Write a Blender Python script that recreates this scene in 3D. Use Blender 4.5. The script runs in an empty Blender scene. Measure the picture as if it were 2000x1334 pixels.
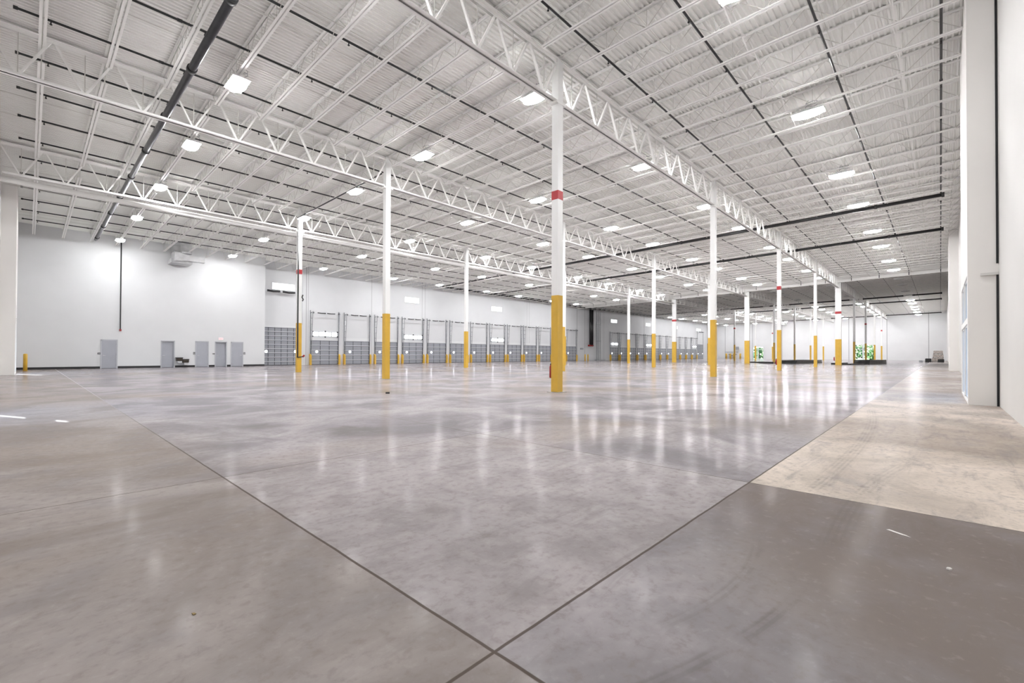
import bpy, math, random
from mathutils import Matrix, Vector
random.seed(7)
C = bpy.context.scene.collection
S = bpy.context.scene
# ------------------------------------------------------------------ camera
cam = bpy.data.cameras.new('camera'); camo = bpy.data.objects.new('camera', cam); C.objects.link(camo)
CF = (0.728257, 0.685235, 0.009686); CR = (0.685237, -0.728311, 0.003655); CU = (-0.009559, -0.003975, 0.999946)
m = Matrix(((CR[0], CU[0], -CF[0], 0), (CR[1], CU[1], -CF[1], 0), (CR[2], CU[2], -CF[2], 1.24), (0, 0, 0, 1)))
camo.matrix_world = m
cam.sensor_width = 36; cam.lens = 889.542/2000*36; cam.shift_y = (681.913-667)/2000
cam.clip_start = .05; cam.clip_end = 800
S.camera = camo
# ------------------------------------------------------------------ world, sun, exposure
W = bpy.data.worlds.new('world'); S.world = W; W.use_nodes = True
wn = W.node_tree.nodes; bg = wn['Background']
sky = wn.new('ShaderNodeTexSky'); sky.sky_type = 'NISHITA'; sky.sun_disc = False
sky.sun_elevation = math.radians(39); sky.sun_rotation = math.radians(-23); sky.air_density = 1; sky.dust_density = 1.5
W.node_tree.links.new(sky.outputs[0], bg.inputs[0]); bg.inputs[1].default_value = .55
sl = bpy.data.lights.new('sun', 'SUN'); sl.energy = 14; sl.angle = .009; sl.color = (1, .96, .9)
so = bpy.data.objects.new('sun', sl); C.objects.link(so)
so.rotation_euler = Vector((.40*.777, -.916*.777, -.63)).to_track_quat('-Z', 'Y').to_euler(); so.location = (-20, 60, 40)
S.view_settings.view_transform = 'Standard'; S.view_settings.look = 'None'
S.view_settings.gamma = 1; S.view_settings.use_curve_mapping = False
S.view_settings.exposure = 0.90
LAMP = 95.0          # radiance of a lit lamp lens
# ------------------------------------------------------------------ geometry constants (metres)
CX0, CDX = 11.74, 13.965
ROWS = [9.05, 19.32, 29.59]
def colx(i): return CX0+CDX*i
def deck(y): return 11.03-.02*y
YD, YL, XW, YW, XF = 47.2, 46.0, -1.04, -1.04, 137.4
# ------------------------------------------------------------------ materials
def mat(name, col, rough=.5, metal=0, noise=0, nscale=4, spec=.5, bump=0, emit=None, es=0):
    M = bpy.data.materials.new(name); M.use_nodes = True
    nt = M.node_tree; b = nt.nodes['Principled BSDF']
    b.inputs['Base Color'].default_value = (*col, 1); b.inputs['Roughness'].default_value = rough
    b.inputs['Metallic'].default_value = metal; b.inputs['Specular IOR Level'].default_value = spec
    if noise or bump:
        tc = nt.nodes.new('ShaderNodeNewGeometry'); nz = nt.nodes.new('ShaderNodeTexNoise')
        nz.inputs['Scale'].default_value = nscale; nz.inputs['Detail'].default_value = 3
        nt.links.new(tc.outputs['Position'], nz.inputs['Vector'])
        if noise:
            r = nt.nodes.new('ShaderNodeValToRGB')
            r.color_ramp.elements[0].position = .3; r.color_ramp.elements[1].position = .7
            r.color_ramp.elements[0].color = (*[c*(1-noise) for c in col], 1); r.color_ramp.elements[1].color = (*[min(1, c*(1+noise*.5)) for c in col], 1)
            nt.links.new(nz.outputs['Fac'], r.inputs[0]); nt.links.new(r.outputs[0], b.inputs['Base Color'])
        if bump:
            bp = nt.nodes.new('ShaderNodeBump'); bp.inputs['Strength'].default_value = bump; bp.inputs['Distance'].default_value = .01
            nt.links.new(nz.outputs['Fac'], bp.inputs['Height']); nt.links.new(bp.outputs[0], b.inputs['Normal'])
    if emit:
        b.inputs['Emission Color'].default_value = (*emit, 1); b.inputs['Emission Strength'].default_value = es
    return M
m_wall = mat('painted_wall', (.66, .665, .675), .55, noise=.03, nscale=.6)
m_wallw = mat('painted_wall_warm', (.70, .685, .665), .55, noise=.03, nscale=.6)
m_trimw = mat('furring_lightened', (.86, .84, .815), .55, noise=.02, nscale=.6)  # wall paint lightened to make up for lamp light missing on the bays
m_deck = mat('painted_deck', (.90, .90, .87), .9, noise=.03, nscale=.8, spec=.1)
m_steel = mat('white_steel', (.93, .92, .90), .6, noise=.02, nscale=2, spec=.3)
m_rod = mat('rod_steel', (.70, .69, .65), .6, noise=.1, nscale=3)
m_black = mat('black_pipe', (.012, .012, .013), .35, noise=.3, nscale=6)
m_bigpipe = mat('dark_main_pipe', (.035, .035, .04), .3, noise=.3, nscale=3)
m_yellow = mat('safety_yellow', (.68, .41, .045), .4, noise=.06, nscale=3)
m_red = mat('red_band', (.42, .012, .02), .4)
m_col = mat('column_white', (.88, .88, .87), .4, noise=.02, nscale=2)
m_gdoor = mat('grey_steel_door', (.37, .38, .42), .4, noise=.04, nscale=2)
m_frame = mat('door_frame_grey', (.45, .46, .49), .45)
m_dock = mat('grey_dock_door', (.27, .28, .31), .42, noise=.05, nscale=1.5)
m_strut = mat('galvanised_strut', (.70, .71, .74), .35, metal=.2)
m_line = mat('dark_gap', (.045, .045, .055), .6)
m_track = mat('galvanised_track', (.33, .34, .36), .4, metal=.5, noise=.2, nscale=5)
m_base = mat('black_rubber_base', (.01, .01, .012), .5)
m_bronze = mat('dark_bronze', (.09, .075, .06), .35, metal=.4, noise=.3, nscale=12)
m_alu = mat('brushed_metal', (.6, .6, .6), .3, metal=.8)
m_duct = mat('galvanised_duct', (.56, .56, .57), .4, metal=.35, noise=.15, nscale=4)
m_lamp = mat('lit_lens', (.9, .9, .9), .4, emit=(.985, .99, 1), es=LAMP)
m_lampoff = mat('unlit_lens', (.55, .55, .53), .3)
m_house = mat('lamp_housing', (.75, .75, .75), .4)
m_day = mat('daylight_pane', (.9, .9, .9), .3, emit=(.93, .97, 1), es=1.1)
m_frosty = mat('vision_lite', (.9, .9, .9), .3, emit=(.93, .97, 1), es=5)
m_exit = mat('exit_sign_face', (.9, .8, .8), .4, emit=(1, .8, .82), es=.12)
m_exitr = mat('exit_letters', (.8, .2, .25), .4, emit=(1, .25, .3), es=.25)
m_sign = mat('dark_sign', (.03, .03, .035), .4)
m_text = mat('sign_text', (.75, .75, .75), .5)
m_paper = mat('white_paper', (.85, .83, .8), .7)
m_leaf = mat('dry_leaf', (.25, .17, .06), .7)
m_wrap = mat('wrapped_load', (.52, .46, .42), .35, noise=.35, nscale=5)
m_blk = mat('black_steel', (.015, .015, .016), .45)
m_stackside = mat('stack_side_grey', (.22, .2, .2), .5, noise=.3, nscale=3)
m_green = mat('foliage', (.05, .13, .04), .7, noise=.6, nscale=1.2)
m_trunk = mat('bark', (.1, .07, .05), .8)
m_lawn = mat('lawn', (.09, .2, .04), .9, noise=.3, nscale=2)
m_ext = mat('outside_concrete', (.35, .34, .32), .8)
m_extred = mat('extinguisher_red', (.3, .008, .01), .35)
m_glassw = bpy.data.materials.new('window_glass'); m_glassw.use_nodes = True
nt = m_glassw.node_tree; nt.nodes.remove(nt.nodes['Principled BSDF'])
tr = nt.nodes.new('ShaderNodeBsdfTransparent'); tr.inputs[0].default_value = (.82, .9, .95, 1)
gl = nt.nodes.new('ShaderNodeBsdfGlossy'); gl.inputs['Roughness'].default_value = .02; gl.inputs[0].default_value = (.9, .95, 1, 1)
fr = nt.nodes.new('ShaderNodeLayerWeight'); fr.inputs[0].default_value = .12
mx = nt.nodes.new('ShaderNodeMixShader'); nt.links.new(fr.outputs['Facing'], mx.inputs[0]); nt.links.new(tr.outputs[0], mx.inputs[1]); nt.links.new(gl.outputs[0], mx.inputs[2])
nt.links.new(mx.outputs[0], nt.nodes['Material Output'].inputs[0])

# node helper for the wall seams and the concrete
class G:
    def __init__(s, nt): s.nt = nt
    def v(s, x):
        return x
    def n(s, t, **k):
        nd = s.nt.nodes.new(t)
        for a, b in k.items(): setattr(nd, a, b)
        return nd
    def put(s, sock, x):
        if isinstance(x, (int, float)): sock.default_value = x
        elif isinstance(x, tuple): sock.default_value = x
        else: s.nt.links.new(x, sock)
    def m(s, op, a, b=0, c=0):
        nd = s.n('ShaderNodeMath', operation=op); s.put(nd.inputs[0], a); s.put(nd.inputs[1], b)
        if op in ('MULTIPLY_ADD', 'SMOOTH_MIN', 'COMPARE'): s.put(nd.inputs[2], c)
        return nd.outputs[0]
    def ramp(s, x, a, b, lo=0., hi=1.):
        nd = s.n('ShaderNodeMapRange', interpolation_type='SMOOTHSTEP'); s.put(nd.inputs['Value'], x)
        s.put(nd.inputs['From Min'], a); s.put(nd.inputs['From Max'], b); s.put(nd.inputs['To Min'], lo); s.put(nd.inputs['To Max'], hi)
        return nd.outputs[0]
    def mix(s, f, a, b, bt='MIX'):
        nd = s.n('ShaderNodeMix', data_type='RGBA', blend_type=bt); s.put(nd.inputs[0], f); s.put(nd.inputs[6], a); s.put(nd.inputs[7], b)
        return nd.outputs[2]
    def noise(s, vec, sc, det=4, rough=.55, dist=0):
        nd = s.n('ShaderNodeTexNoise'); s.nt.links.new(vec, nd.inputs['Vector']); nd.inputs['Scale'].default_value = sc
        nd.inputs['Detail'].default_value = det; nd.inputs['Roughness'].default_value = rough; nd.inputs['Distortion'].default_value = dist
        return nd.outputs['Fac']
def line_mask(g, x, pos, w):      # 1 on the line x = pos
    return g.ramp(g.m('ABSOLUTE', g.m('SUBTRACT', x, pos)), w*.5, w, 1., 0.)
def panel_wall(name, col, seams, axis):
    M = mat(name, col, .55); nt = M.node_tree; g = G(nt); b = nt.nodes['Principled BSDF']
    geo = g.n('ShaderNodeNewGeometry'); sp = g.n('ShaderNodeSeparateXYZ'); nt.links.new(geo.outputs['Position'], sp.inputs[0])
    x = sp.outputs[axis]; mk = 0.
    for p, w in seams:
        l = line_mask(g, x, p, w); mk = l if mk == 0. else g.m('MAXIMUM', mk, l)
    nz = g.noise(geo.outputs['Position'], .5, 3)
    c = g.mix(g.ramp(nz, .3, .7), (*[v*.965 for v in col], 1), (*col, 1))
    if mk != 0.: c = g.mix(g.m('MULTIPLY', mk, .6), c, (.16, .16, .17, 1))
    nt.links.new(c, b.inputs['Base Color'])
    return M
m_dockwall = panel_wall('dock_wall_panels', (.62, .625, .64), [(19.46, .05), (19.66, .03), (26.8, .035), (33.72, .03), (34.18, .03), (41.3, .03), (53.55, .03), (54.1, .03), (67.07, .1), (69.5, .08), (74.0, .08), (76, .05), (92.3, .12), (107, .1)], 'X')
m_farwall = panel_wall('far_wall_panels', (.76, .76, .77), [(1.9+7.2*k, .09) for k in range(7)], 'Y')

def concrete():
    M = bpy.data.materials.new('polished_concrete'); M.use_nodes = True
    nt = M.node_tree; g = G(nt); b = nt.nodes['Principled BSDF']
    geo = g.n('ShaderNodeNewGeometry'); P = geo.outputs['Position']
    sp = g.n('ShaderNodeSeparateXYZ'); nt.links.new(P, sp.inputs[0]); x, y = sp.outputs[0], sp.outputs[1]
    wob = g.m('MULTIPLY', g.m('SUBTRACT', g.noise(P, 3.0, 3), .5), .012)
    xw = g.m('ADD', x, wob); yw = g.m('ADD', y, wob)
    # ---- slabs
    inX = g.ramp(xw, 1.335, 1.345); inX2 = g.ramp(xw, 4.795, 4.805); inY = g.ramp(yw, 1.35, 1.36); inY2 = g.ramp(yw, 5.195, 5.205)
    sq = g.m('MULTIPLY', g.m('MULTIPLY', inX, g.m('SUBTRACT', 1., inX2)), g.m('MULTIPLY', inY, g.m('SUBTRACT', 1., inY2)))
    strip = g.m('MULTIPLY', g.m('SUBTRACT', 1., inY), inX2)
    left = g.m('SUBTRACT', 1., inX)
    n1 = g.noise(P, .55, 5, .6, .6); n2 = g.noise(P, 2.3, 6, .62, .3); n3 = g.noise(P, 14, 5, .65, .2); n4 = g.noise(P, .17, 3, .5, .4)
    base = g.mix(g.ramp(n1, .35, .66), CI0, CI1)
    warm = g.mix(g.ramp(n1, .38, .62), CS0, CS1)
    fwarm = g.m('MULTIPLY', strip, g.ramp(x, 4.8, 30, 1., .35))
    col = g.mix(fwarm, base, warm)
    col = g.mix(g.m('MULTIPLY', left, .75), col, g.mix(g.ramp(n1, .4, .6), CL0, CL1))
    col = g.mix(g.m('MULTIPLY', sq, .6), col, g.mix(g.ramp(n2, .35, .65), CQ0, CQ1))
    near = g.m('MULTIPLY', g.m('SUBTRACT', 1., inY), g.m('SUBTRACT', 1., inX2))
    col = g.mix(g.m('MULTIPLY', near, g.ramp(g.m('ADD', g.m('SUBTRACT', x, g.m('MULTIPLY', y, 1.2)), g.m('MULTIPLY', g.m('SUBTRACT', n1, .5), 3.)), .9, 3.0, 0., .85)), col, (.19, .155, .13, 1))
    # brown worn patches
    col = g.mix(g.m('MULTIPLY', g.ramp(n4, .46, .64), .6), col, CB, )
    col = g.mix(g.m('MULTIPLY', g.ramp(n2, .47, .72), .40), col, (.27, .25, .26, 1))
    col = g.mix(g.m('MULTIPLY', g.ramp(n3, .48, .70), .42), col, (.22, .185, .175, 1))
    col = g.mix(g.m('MULTIPLY', g.ramp(n3, .45, .30), .07), col, (.78, .75, .74, 1))
    # long trowel streaks
    mp = g.n('ShaderNodeMapping'); nt.links.new(P, mp.inputs[0]); mp.inputs['Rotation'].default_value = (0, 0, .75); mp.inputs['Scale'].default_value = (.5, 3.0, 1)
    n5 = g.noise(mp.outputs[0], 1.6, 6, .65, .8)
    col = g.mix(g.m('MULTIPLY', g.ramp(n5, .50, .70), .42), col, (.24, .215, .215, 1))
    # stained spots
    for (sx, sy, r, a) in [(3.6, 6.88, .55, .5), (2.15, 2.28, .10, .5), (2.23, 2.93, .16, .35), (4.55, 10.1, .5, .35), (2.6, 8.2, .5, .3), (.9, 4.6, .5, .25), (6.0, .55, .8, .3), (5.3, .1, .6, .3)]:
        d = g.m('SQRT', g.m('ADD', g.m('POWER', g.m('ABSOLUTE', g.m('SUBTRACT', x, sx)), 2.), g.m('POWER', g.m('ABSOLUTE', g.m('SUBTRACT', y, sy)), 2.)))
        k = g.m('MULTIPLY', g.ramp(g.m('ADD', d, g.m('MULTIPLY', g.m('ADD', g.m('SUBTRACT', n3, .5), g.m('SUBTRACT', n2, .5)), r*3.2)), r*.1, r*1.1, 1., 0.), a*.8)
        col = g.mix(k, col, (.15, .13, .115, 1))
    # tyre marks: arcs of a circle
    for (cx, cy, R, w, x0, x1, y0, y1, a) in TYRES:
        d = g.m('SQRT', g.m('ADD', g.m('POWER', g.m('ABSOLUTE', g.m('SUBTRACT', x, cx)), 2.), g.m('POWER', g.m('ABSOLUTE', g.m('SUBTRACT', y, cy)), 2.)))
        off = g.m('ABSOLUTE', g.m('SUBTRACT', d, R))
        k = g.ramp(off, w*.5, w, 1., 0.)
        tread = g.ramp(g.m('SINE', g.m('MULTIPLY', g.m('SUBTRACT', d, R), 150)), -.6, .6, .45, 1.)
        k = g.m('MULTIPLY', k, tread)
        k = g.m('MULTIPLY', k, g.m('MULTIPLY', g.ramp(x, x0-.2, x0+.2), g.ramp(x, x1-.2, x1+.2, 1., 0.)))
        k = g.m('MULTIPLY', k, g.m('MULTIPLY', g.ramp(y, y0-.1, y0+.1), g.ramp(y, y1-.1, y1+.1, 1., 0.)))
        k = g.m('MULTIPLY', g.m('MULTIPLY', k, g.ramp(n2, .35, .6, .15, .8)), a*.55)
        col = g.mix(k, col, (.12, .105, .095, 1))
    # saw-cut joints
    J = 0.
    for p, wd in ((1.34, .011), (4.80, .008)):
        l = line_mask(g, xw, p, wd); J = l if J == 0. else g.m('MAXIMUM', J, l)
    for p, wd in ((1.355, .011), (5.20, .008)):
        J = g.m('MAXIMUM', J, line_mask(g, yw, p, wd))
    gx = g.m('ABSOLUTE', g.m('SUBTRACT', g.m('FRACT', g.m('ADD', g.m('DIVIDE', g.m('SUBTRACT', xw, CX0), 3.491), 100.5)), .5))
    far = g.m('MULTIPLY', g.ramp(x, 6, 8), g.ramp(gx, .002, .004, 1., 0.))
    gy = g.m('ABSOLUTE', g.m('SUBTRACT', g.m('FRACT', g.m('ADD', g.m('DIVIDE', g.m('SUBTRACT', yw, 9.05), 3.423), 100.5)), .5))
    fary = g.m('MULTIPLY', g.ramp(y, 7, 8), g.ramp(gy, .002, .004, 1., 0.))
    J2 = g.m('MULTIPLY', g.m('MAXIMUM', far, fary), .45)
    J = g.m('MAXIMUM', J, J2)
    col = g.mix(g.m('MULTIPLY', J, .85), col, (.075, .055, .04, 1))
    # fine crack loops
    nt.links.new(col, b.inputs['Base Color'])
    # gloss
    ro = g.m('ADD', RO0, g.m('MULTIPLY', n2, .10)); ro = g.m('ADD', ro, g.m('MULTIPLY', strip, .10)); ro = g.m('ADD', ro, g.m('MULTIPLY', n3, .06))
    ro = g.m('ADD', ro, g.m('MULTIPLY', J, .4))
    b.inputs['Roughness'].default_value = .9; b.inputs['Specular IOR Level'].default_value = .12
    gl = g.n('ShaderNodeBsdfGlossy'); gl.inputs[0].default_value = (.95, .93, .95, 1); nt.links.new(ro, gl.inputs['Roughness'])
    lw = g.n('ShaderNodeLayerWeight'); lw.inputs[0].default_value = .5
    fac = g.m('ADD', g.m('MULTIPLY', g.m('POWER', lw.outputs['Facing'], GN), GA), .003)
    fac = g.m('MULTIPLY', fac, g.m('SUBTRACT', 1.15, g.m('MULTIPLY', strip, .55))); fac = g.m('MULTIPLY', fac, g.ramp(n2, .25, .7, 1.25, .75))
    mxs = g.n('ShaderNodeMixShader'); nt.links.new(fac, mxs.inputs[0]); nt.links.new(b.outputs[0], mxs.inputs[1]); nt.links.new(gl.outputs[0], mxs.inputs[2])
    nt.links.new(mxs.outputs[0], nt.nodes['Material Output'].inputs[0])
    bh = g.m('ADD', g.m('MULTIPLY', n3, .25), g.m('MULTIPLY', n2, 1.0)); bh = g.m('SUBTRACT', bh, g.m('MULTIPLY', J, 1.5))
    bp = g.n('ShaderNodeBump'); bp.inputs['Strength'].default_value = .03; bp.inputs['Distance'].default_value = .006
    nt.links.new(bh, bp.inputs['Height']); nt.links.new(bp.outputs[0], b.inputs['Normal']); nt.links.new(bp.outputs[0], gl.inputs['Normal'])
    return M
CI0, CI1 = (.235, .216, .228, 1), (.45, .415, .425, 1)
CS0, CS1 = (.52, .455, .39, 1), (.74, .645, .56, 1)
CL0, CL1 = (.27, .232, .212, 1), (.37, .328, .305, 1)
CQ0, CQ1 = (.34, .305, .305, 1), (.52, .475, .47, 1)
CB = (.29, .235, .195, 1)
RO0 = .05
GN, GA = 16, .68
TYRES = [(7.456, 46.137, 45.33, .11, 4.9, 13, -1, 1.3, .55), (4.36, -12.23, 12.76, .11, 3.6, 6.9, -1, 1.3, .45), (2.73, 3.1265, 2.32, .05, 1.9, 3.3, -1, 1.2, .6),
         (3.156, 4.98, 4.464, .05, 1.5, 2.6, -1, 1.0, .7), (4.71, 11.82, 2.48, .06, 2.2, 5.6, 9.7, 14.4, .5), (12.14, 13.425, 8.09, .05, 4.2, 9.0, 5.5, 10.4, .4), (8.0, 12.0, 4.0, .09, 4.5, 11, 7.5, 12, .25)]
m_floor = concrete()
# ------------------------------------------------------------------ mesh helpers
class MB:
    def __init__(s): s.v = []; s.f = []
    def box(s, x0, x1, y0, y1, z0, z1):
        b = len(s.v)
        s.v += [(x0, y0, z0), (x1, y0, z0), (x1, y1, z0), (x0, y1, z0), (x0, y0, z1), (x1, y0, z1), (x1, y1, z1), (x0, y1, z1)]
        s.f += [(b, b+3, b+2, b+1), (b+4, b+5, b+6, b+7), (b, b+1, b+5, b+4), (b+1, b+2, b+6, b+5), (b+2, b+3, b+7, b+6), (b+3, b, b+4, b+7)]
        return s
    def prism(s, pts, ax, a0, a1):     # polygon in the plane across axis ax, extruded a0..a1
        b = len(s.v); n = len(pts)
        for a in (a0, a1):
            for (p, q) in pts:
                s.v.append({'x': (a, p, q), 'y': (p, a, q), 'z': (p, q, a)}[ax])
        s.f += [tuple(b+i for i in range(n)), tuple(b+n+i for i in reversed(range(n)))]
        for i in range(n):
            j = (i+1) % n; s.f.append((b+j, b+i, b+n+i, b+n+j))
        return s
    def bar(s, p, q, w, h=None, up=(0, 0, 1)):   # rectangular bar from p to q
        h = h or w; p = Vector(p); q = Vector(q); d = (q-p).normalized(); u = Vector(up)
        if abs(d.dot(u)) > .95: u = Vector((1, 0, 0))
        a = d.cross(u).normalized(); c = a.cross(d).normalized(); b = len(s.v)
        for e in (p, q):
            for (i, j) in ((-1, -1), (1, -1), (1, 1), (-1, 1)): s.v.append(tuple(e+a*i*w/2+c*j*h/2))
        s.f += [(b, b+1, b+2, b+3), (b+7, b+6, b+5, b+4)]+[(b+i, b+4+i, b+4+(i+1) % 4, b+(i+1) % 4) for i in range(4)]
        return s
    def tube(s, pts, r, n=8, cap=True):
        pts = [Vector(p) for p in pts]; b = len(s.v); rr = r if isinstance(r, (list, tuple)) else [r]*len(pts)
        for k, p in enumerate(pts):
            d = (pts[min(k+1, len(pts)-1)]-pts[max(k-1, 0)]).normalized(); u = Vector((0, 0, 1)) if abs(d.z) < .9 else Vector((1, 0, 0))
            a = d.cross(u).normalized(); c = a.cross(d)
            for i in range(n):
                t = 2*math.pi*i/n; s.v.append(tuple(p+(a*math.cos(t)+c*math.sin(t))*rr[k]))
        for k in range(len(pts)-1):
            for i in range(n):
                j = (i+1) % n; s.f.append((b+k*n+i, b+k*n+j, b+(k+1)*n+j, b+(k+1)*n+i))
        if cap: s.f += [tuple(b+i for i in reversed(range(n))), tuple(b+(len(pts)-1)*n+i for i in range(n))]
        return s
    def mesh(s, name, m):
        me = bpy.data.meshes.new(name); me.from_pydata(s.v, [], s.f); me.materials.append(m); me.update()
        return me
    def build(s, name, m, parent=None, loc=None, smooth=False):
        me = s.mesh(name, m)
        if smooth:
            for p in me.polygons: p.use_smooth = len(p.vertices) == 4
        o = bpy.data.objects.new(name, me); C.objects.link(o)
        if parent: o.parent = parent
        if loc: o.location = loc
        return o
def tag(o, label, cat, group=None, kind=None):
    o['label'] = label; o['category'] = cat
    if group: o['group'] = group
    if kind: o['kind'] = kind
    return o
def struct(o): o['kind'] = 'structure'; return o
def empty(name, loc=(0, 0, 0), rz=0):
    o = bpy.data.objects.new(name, None); C.objects.link(o); o.location = loc; o.rotation_euler = (0, 0, rz); o.empty_display_size = .2
    return o
def copy_tree(o, parent=None, keep=None):
    c = o.copy(); C.objects.link(c)
    if parent: c.parent = parent
    for ch in list(o.children):
        if keep is None or ch.name.split('.')[0] in keep: copy_tree(ch, c)
    return c
ONES = ['zeroth', 'first', 'second', 'third', 'fourth', 'fifth', 'sixth', 'seventh', 'eighth', 'ninth', 'tenth', 'eleventh', 'twelfth', 'thirteenth', 'fourteenth', 'fifteenth', 'sixteenth', 'seventeenth', 'eighteenth', 'nineteenth']
def ordn(n):
    if n < 20: return ONES[n]
    return '%d%s' % (n, 'th' if n % 100 in (11, 12, 13) else {1: 'st', 2: 'nd', 3: 'rd'}.get(n % 10, 'th'))
def wall_holes(b, axis, p0, p1, a0, a1, z0, z1, holes):
    """slab between p0 and p1 across `axis`, spanning a0..a1 and z0..z1, minus rectangular holes (a0,a1,z0,z1)"""
    A = sorted({a0, a1, *[h[0] for h in holes], *[h[1] for h in holes]}); Z = sorted({z0, z1, *[h[2] for h in holes], *[h[3] for h in holes]})
    for i in range(len(A)-1):
        zs = []
        for k in range(len(Z)-1):
            ca, cz = (A[i]+A[i+1])/2, (Z[k]+Z[k+1])/2
            if not any(h[0] < ca < h[1] and h[2] < cz < h[3] for h in holes):
                if zs and abs(zs[-1][1]-Z[k]) < 1e-6: zs[-1][1] = Z[k+1]
                else: zs.append([Z[k], Z[k+1]])
        for (q0, q1) in zs:
            if axis == 'y': b.box(A[i], A[i+1], p0, p1, q0, q1)
            else: b.box(p0, p1, A[i], A[i+1], q0, q1)

# ================================================================== THE SETTING
struct(MB().box(XW-.3, XF+.3, YW-.3, YD+.5, -.2, 0).build('floor', m_floor))
# corrugated roof deck, ribs along X
b = MB(); pts = []; y = YW-.2
while y < YD+.4:
    z = deck(y); pts += [(y, z), (y+.046, z-.001), (y+.062, z+.048), (y+.134, z+.047)]; y += .1505
n = len(pts); T = .06
for xx in (XW-.3, XF+.3):
    b.v += [(xx, p, q) for p, q in pts]
b.f += [(i, i+1, n+i+1, n+i) for i in range(n-1)]
base = len(b.v); b.box(XW-.3, XF+.3, YW-.3, YD+.5, 0, .08)
for i in range(base, base+8):
    vx, vy, vz = b.v[i]; b.v[i] = (vx, vy, deck(vy)+.055+vz)
struct(b.build('ceiling', m_deck))
TOP = deck(YW)+.05
b = MB(); GLR = [(16.45, 18.5, .06, 2.05), (18.62, 20.6, .06, 2.05), (16.45, 18.5, 2.2, 3.28), (18.62, 20.6, 2.2, 3.28)]
holes = [(16.35, 20.75, .02, 3.4), (49.9, 53.6, .02, 3.4)]
wall_holes(b, 'y', YW-.25, YW, XW-.3, XF+.3, 0, TOP, holes)
struct(b.build('wall_right', m_wallw))
def face_box(name, x0, x1, rects):     # furred-out wall bay that carries glazing
    b = MB(); wall_holes(b, 'y', -.62, -.5, x0, x1, 0, deck(0), rects)
    b.box(x0, x0+.12, YW-.01, -.62, 0, deck(0)); b.box(x1-.12, x1, YW-.01, -.62, 0, deck(0))
    return struct(b.build(name, m_trimw))
face_box('trim_1', 16.14, 20.95, [(r[0], r[1], r[2], r[3]) for r in GLR])
g2 = [(50.1, 51.6, 1.9, 3.3), (51.8, 53.4, 1.9, 3.3)]
face_box('trim_2', 49.4, 53.8, g2)
def window(i, rects, ax, p, th=.05):
    e = struct(empty('window_%d' % i, ((rects[0][0], p, 0) if ax == 'y' else (p, rects[0][0], 0))))
    ox, oy, _ = e.location
    fb = MB(); gb = MB()
    for (a, c, z0, z1) in rects:
        w = .045
        for q in ((a, a+w, z0, z1), (c-w, c, z0, z1), (a, c, z0, z0+w), (a, c, z1-w, z1)):
            if ax == 'y': fb.box(q[0]-ox, q[1]-ox, p-.04-oy, p+.03-oy, q[2], q[3])
            else: fb.box(p-.04-ox, p+.03-ox, q[0]-oy, q[1]-oy, q[2], q[3])
        if ax == 'y': gb.box(a-ox, c-ox, p-.015-oy, p-.005-oy, z0, z1)
        else: gb.box(p-.015-ox, p-.005-ox, a-oy, c-oy, z0, z1)
    fb.build('window_frame', m_strut, e); gb.build('glass', m_glassw, e)
    return e
window(1, GLR, 'y', -.56); window(2, g2, 'y', -.56)
# left end wall with its glazing and the sunlit slit
b = MB(); GL = [(11.7, 12.9, .08, 2.9), (13.0, 14.2, .08, 2.9)]; GS = [(14.60, 15.15, .15, 2.23), (14.60, 15.15, 2.76, 3.28)]
wall_holes(b, 'x', XW-.05, XW, YW-.3, YD+.5, 0, TOP, GL+GS+[(36.2, 39.6, .02, 3.3)])
struct(b.build('wall_left', m_wallw))
window(3, GL, 'x', XW-.03); window(4, GS, 'x', XW-.02)
GL4 = [(36.35, 37.9, .08, 3.2), (38.0, 39.5, .08, 3.2)]
b = MB(); wall_holes(b, 'x', -.6, -.47, 35.75, 40.0, 0, deck(36)-.0, GL4)
b.box(XW-.01, -.6, 35.75, 35.87, 0, deck(35.8)-.03); b.box(XW-.01, -.6, 39.88, 40.0, 0, deck(40)-.03); struct(b.build('trim_3', m_trimw)); window(5, GL4, 'x', -.54)
struct(MB().box(-4.5, -1.10, 14.32, 14.45, 0, 7).build('wall_sunblock', m_ext))  # unseen wing wall added to keep sun off the wide left glazing
# office wall at the back left, doors cut in
DOORS = [(3.79, 4.66), (7.43, 8.25), (9.77, 10.64), (11.21, 12.01), (12.43, 13.31)]
b = MB(); wall_holes(b, 'y', YL, YL+.18, XW, 15.15, 0, deck(YL)+.03, [(a-.03, c+.03, 0, 2.17) for a, c in DOORS])
b.box(14.97, 15.15, YL+.18, YD, 0, deck(YD)+.03); struct(b.build('wall_back', m_wall))
FD = [(35.2, 37.7, .1, 3.3), (11.5, 15.4, .1, 3.6)]
b = MB(); wall_holes(b, 'x', XF, XF+.25, YW-.3, YD+.5, 0, TOP, FD); struct(b.build('wall_far', m_farwall))
DK1 = [19.93+3.653*k for k in range(13)]; DK2 = [78.26+3.653*k for k in range(12)]
b = MB(); b.box(XW-.3, XF+.3, YD, YD+.3, 0, deck(YD)+.03); struct(b.build('wall_dock', m_dockwall))
# black base strips
segs = []; x = XW
for a, c in DOORS: segs.append((x, a-.07)); x = c+.07
segs.append((x, 15.15))
b = MB()
for a, c in segs: b.box(a, c, YL-.012, YL-.002, .0, .16)
struct(b.build('baseboard_back', m_base))
# gap between the furred bay and the wall on the right
for i, (z0, z1) in enumerate(((0, 3.2), (3.48, 10.6))):
    struct(MB().box(16.115, 16.138, -1.036, -.995, z0, z1).build('trim_%d' % (4+i), m_base))
tag(MB().box(16.06, 16.137, -1.035, -.72, 3.2, 3.26).build('gap_bracket', m_wallw), 'small white bracket bridging the black gap beside the right wall', 'bracket')
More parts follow.
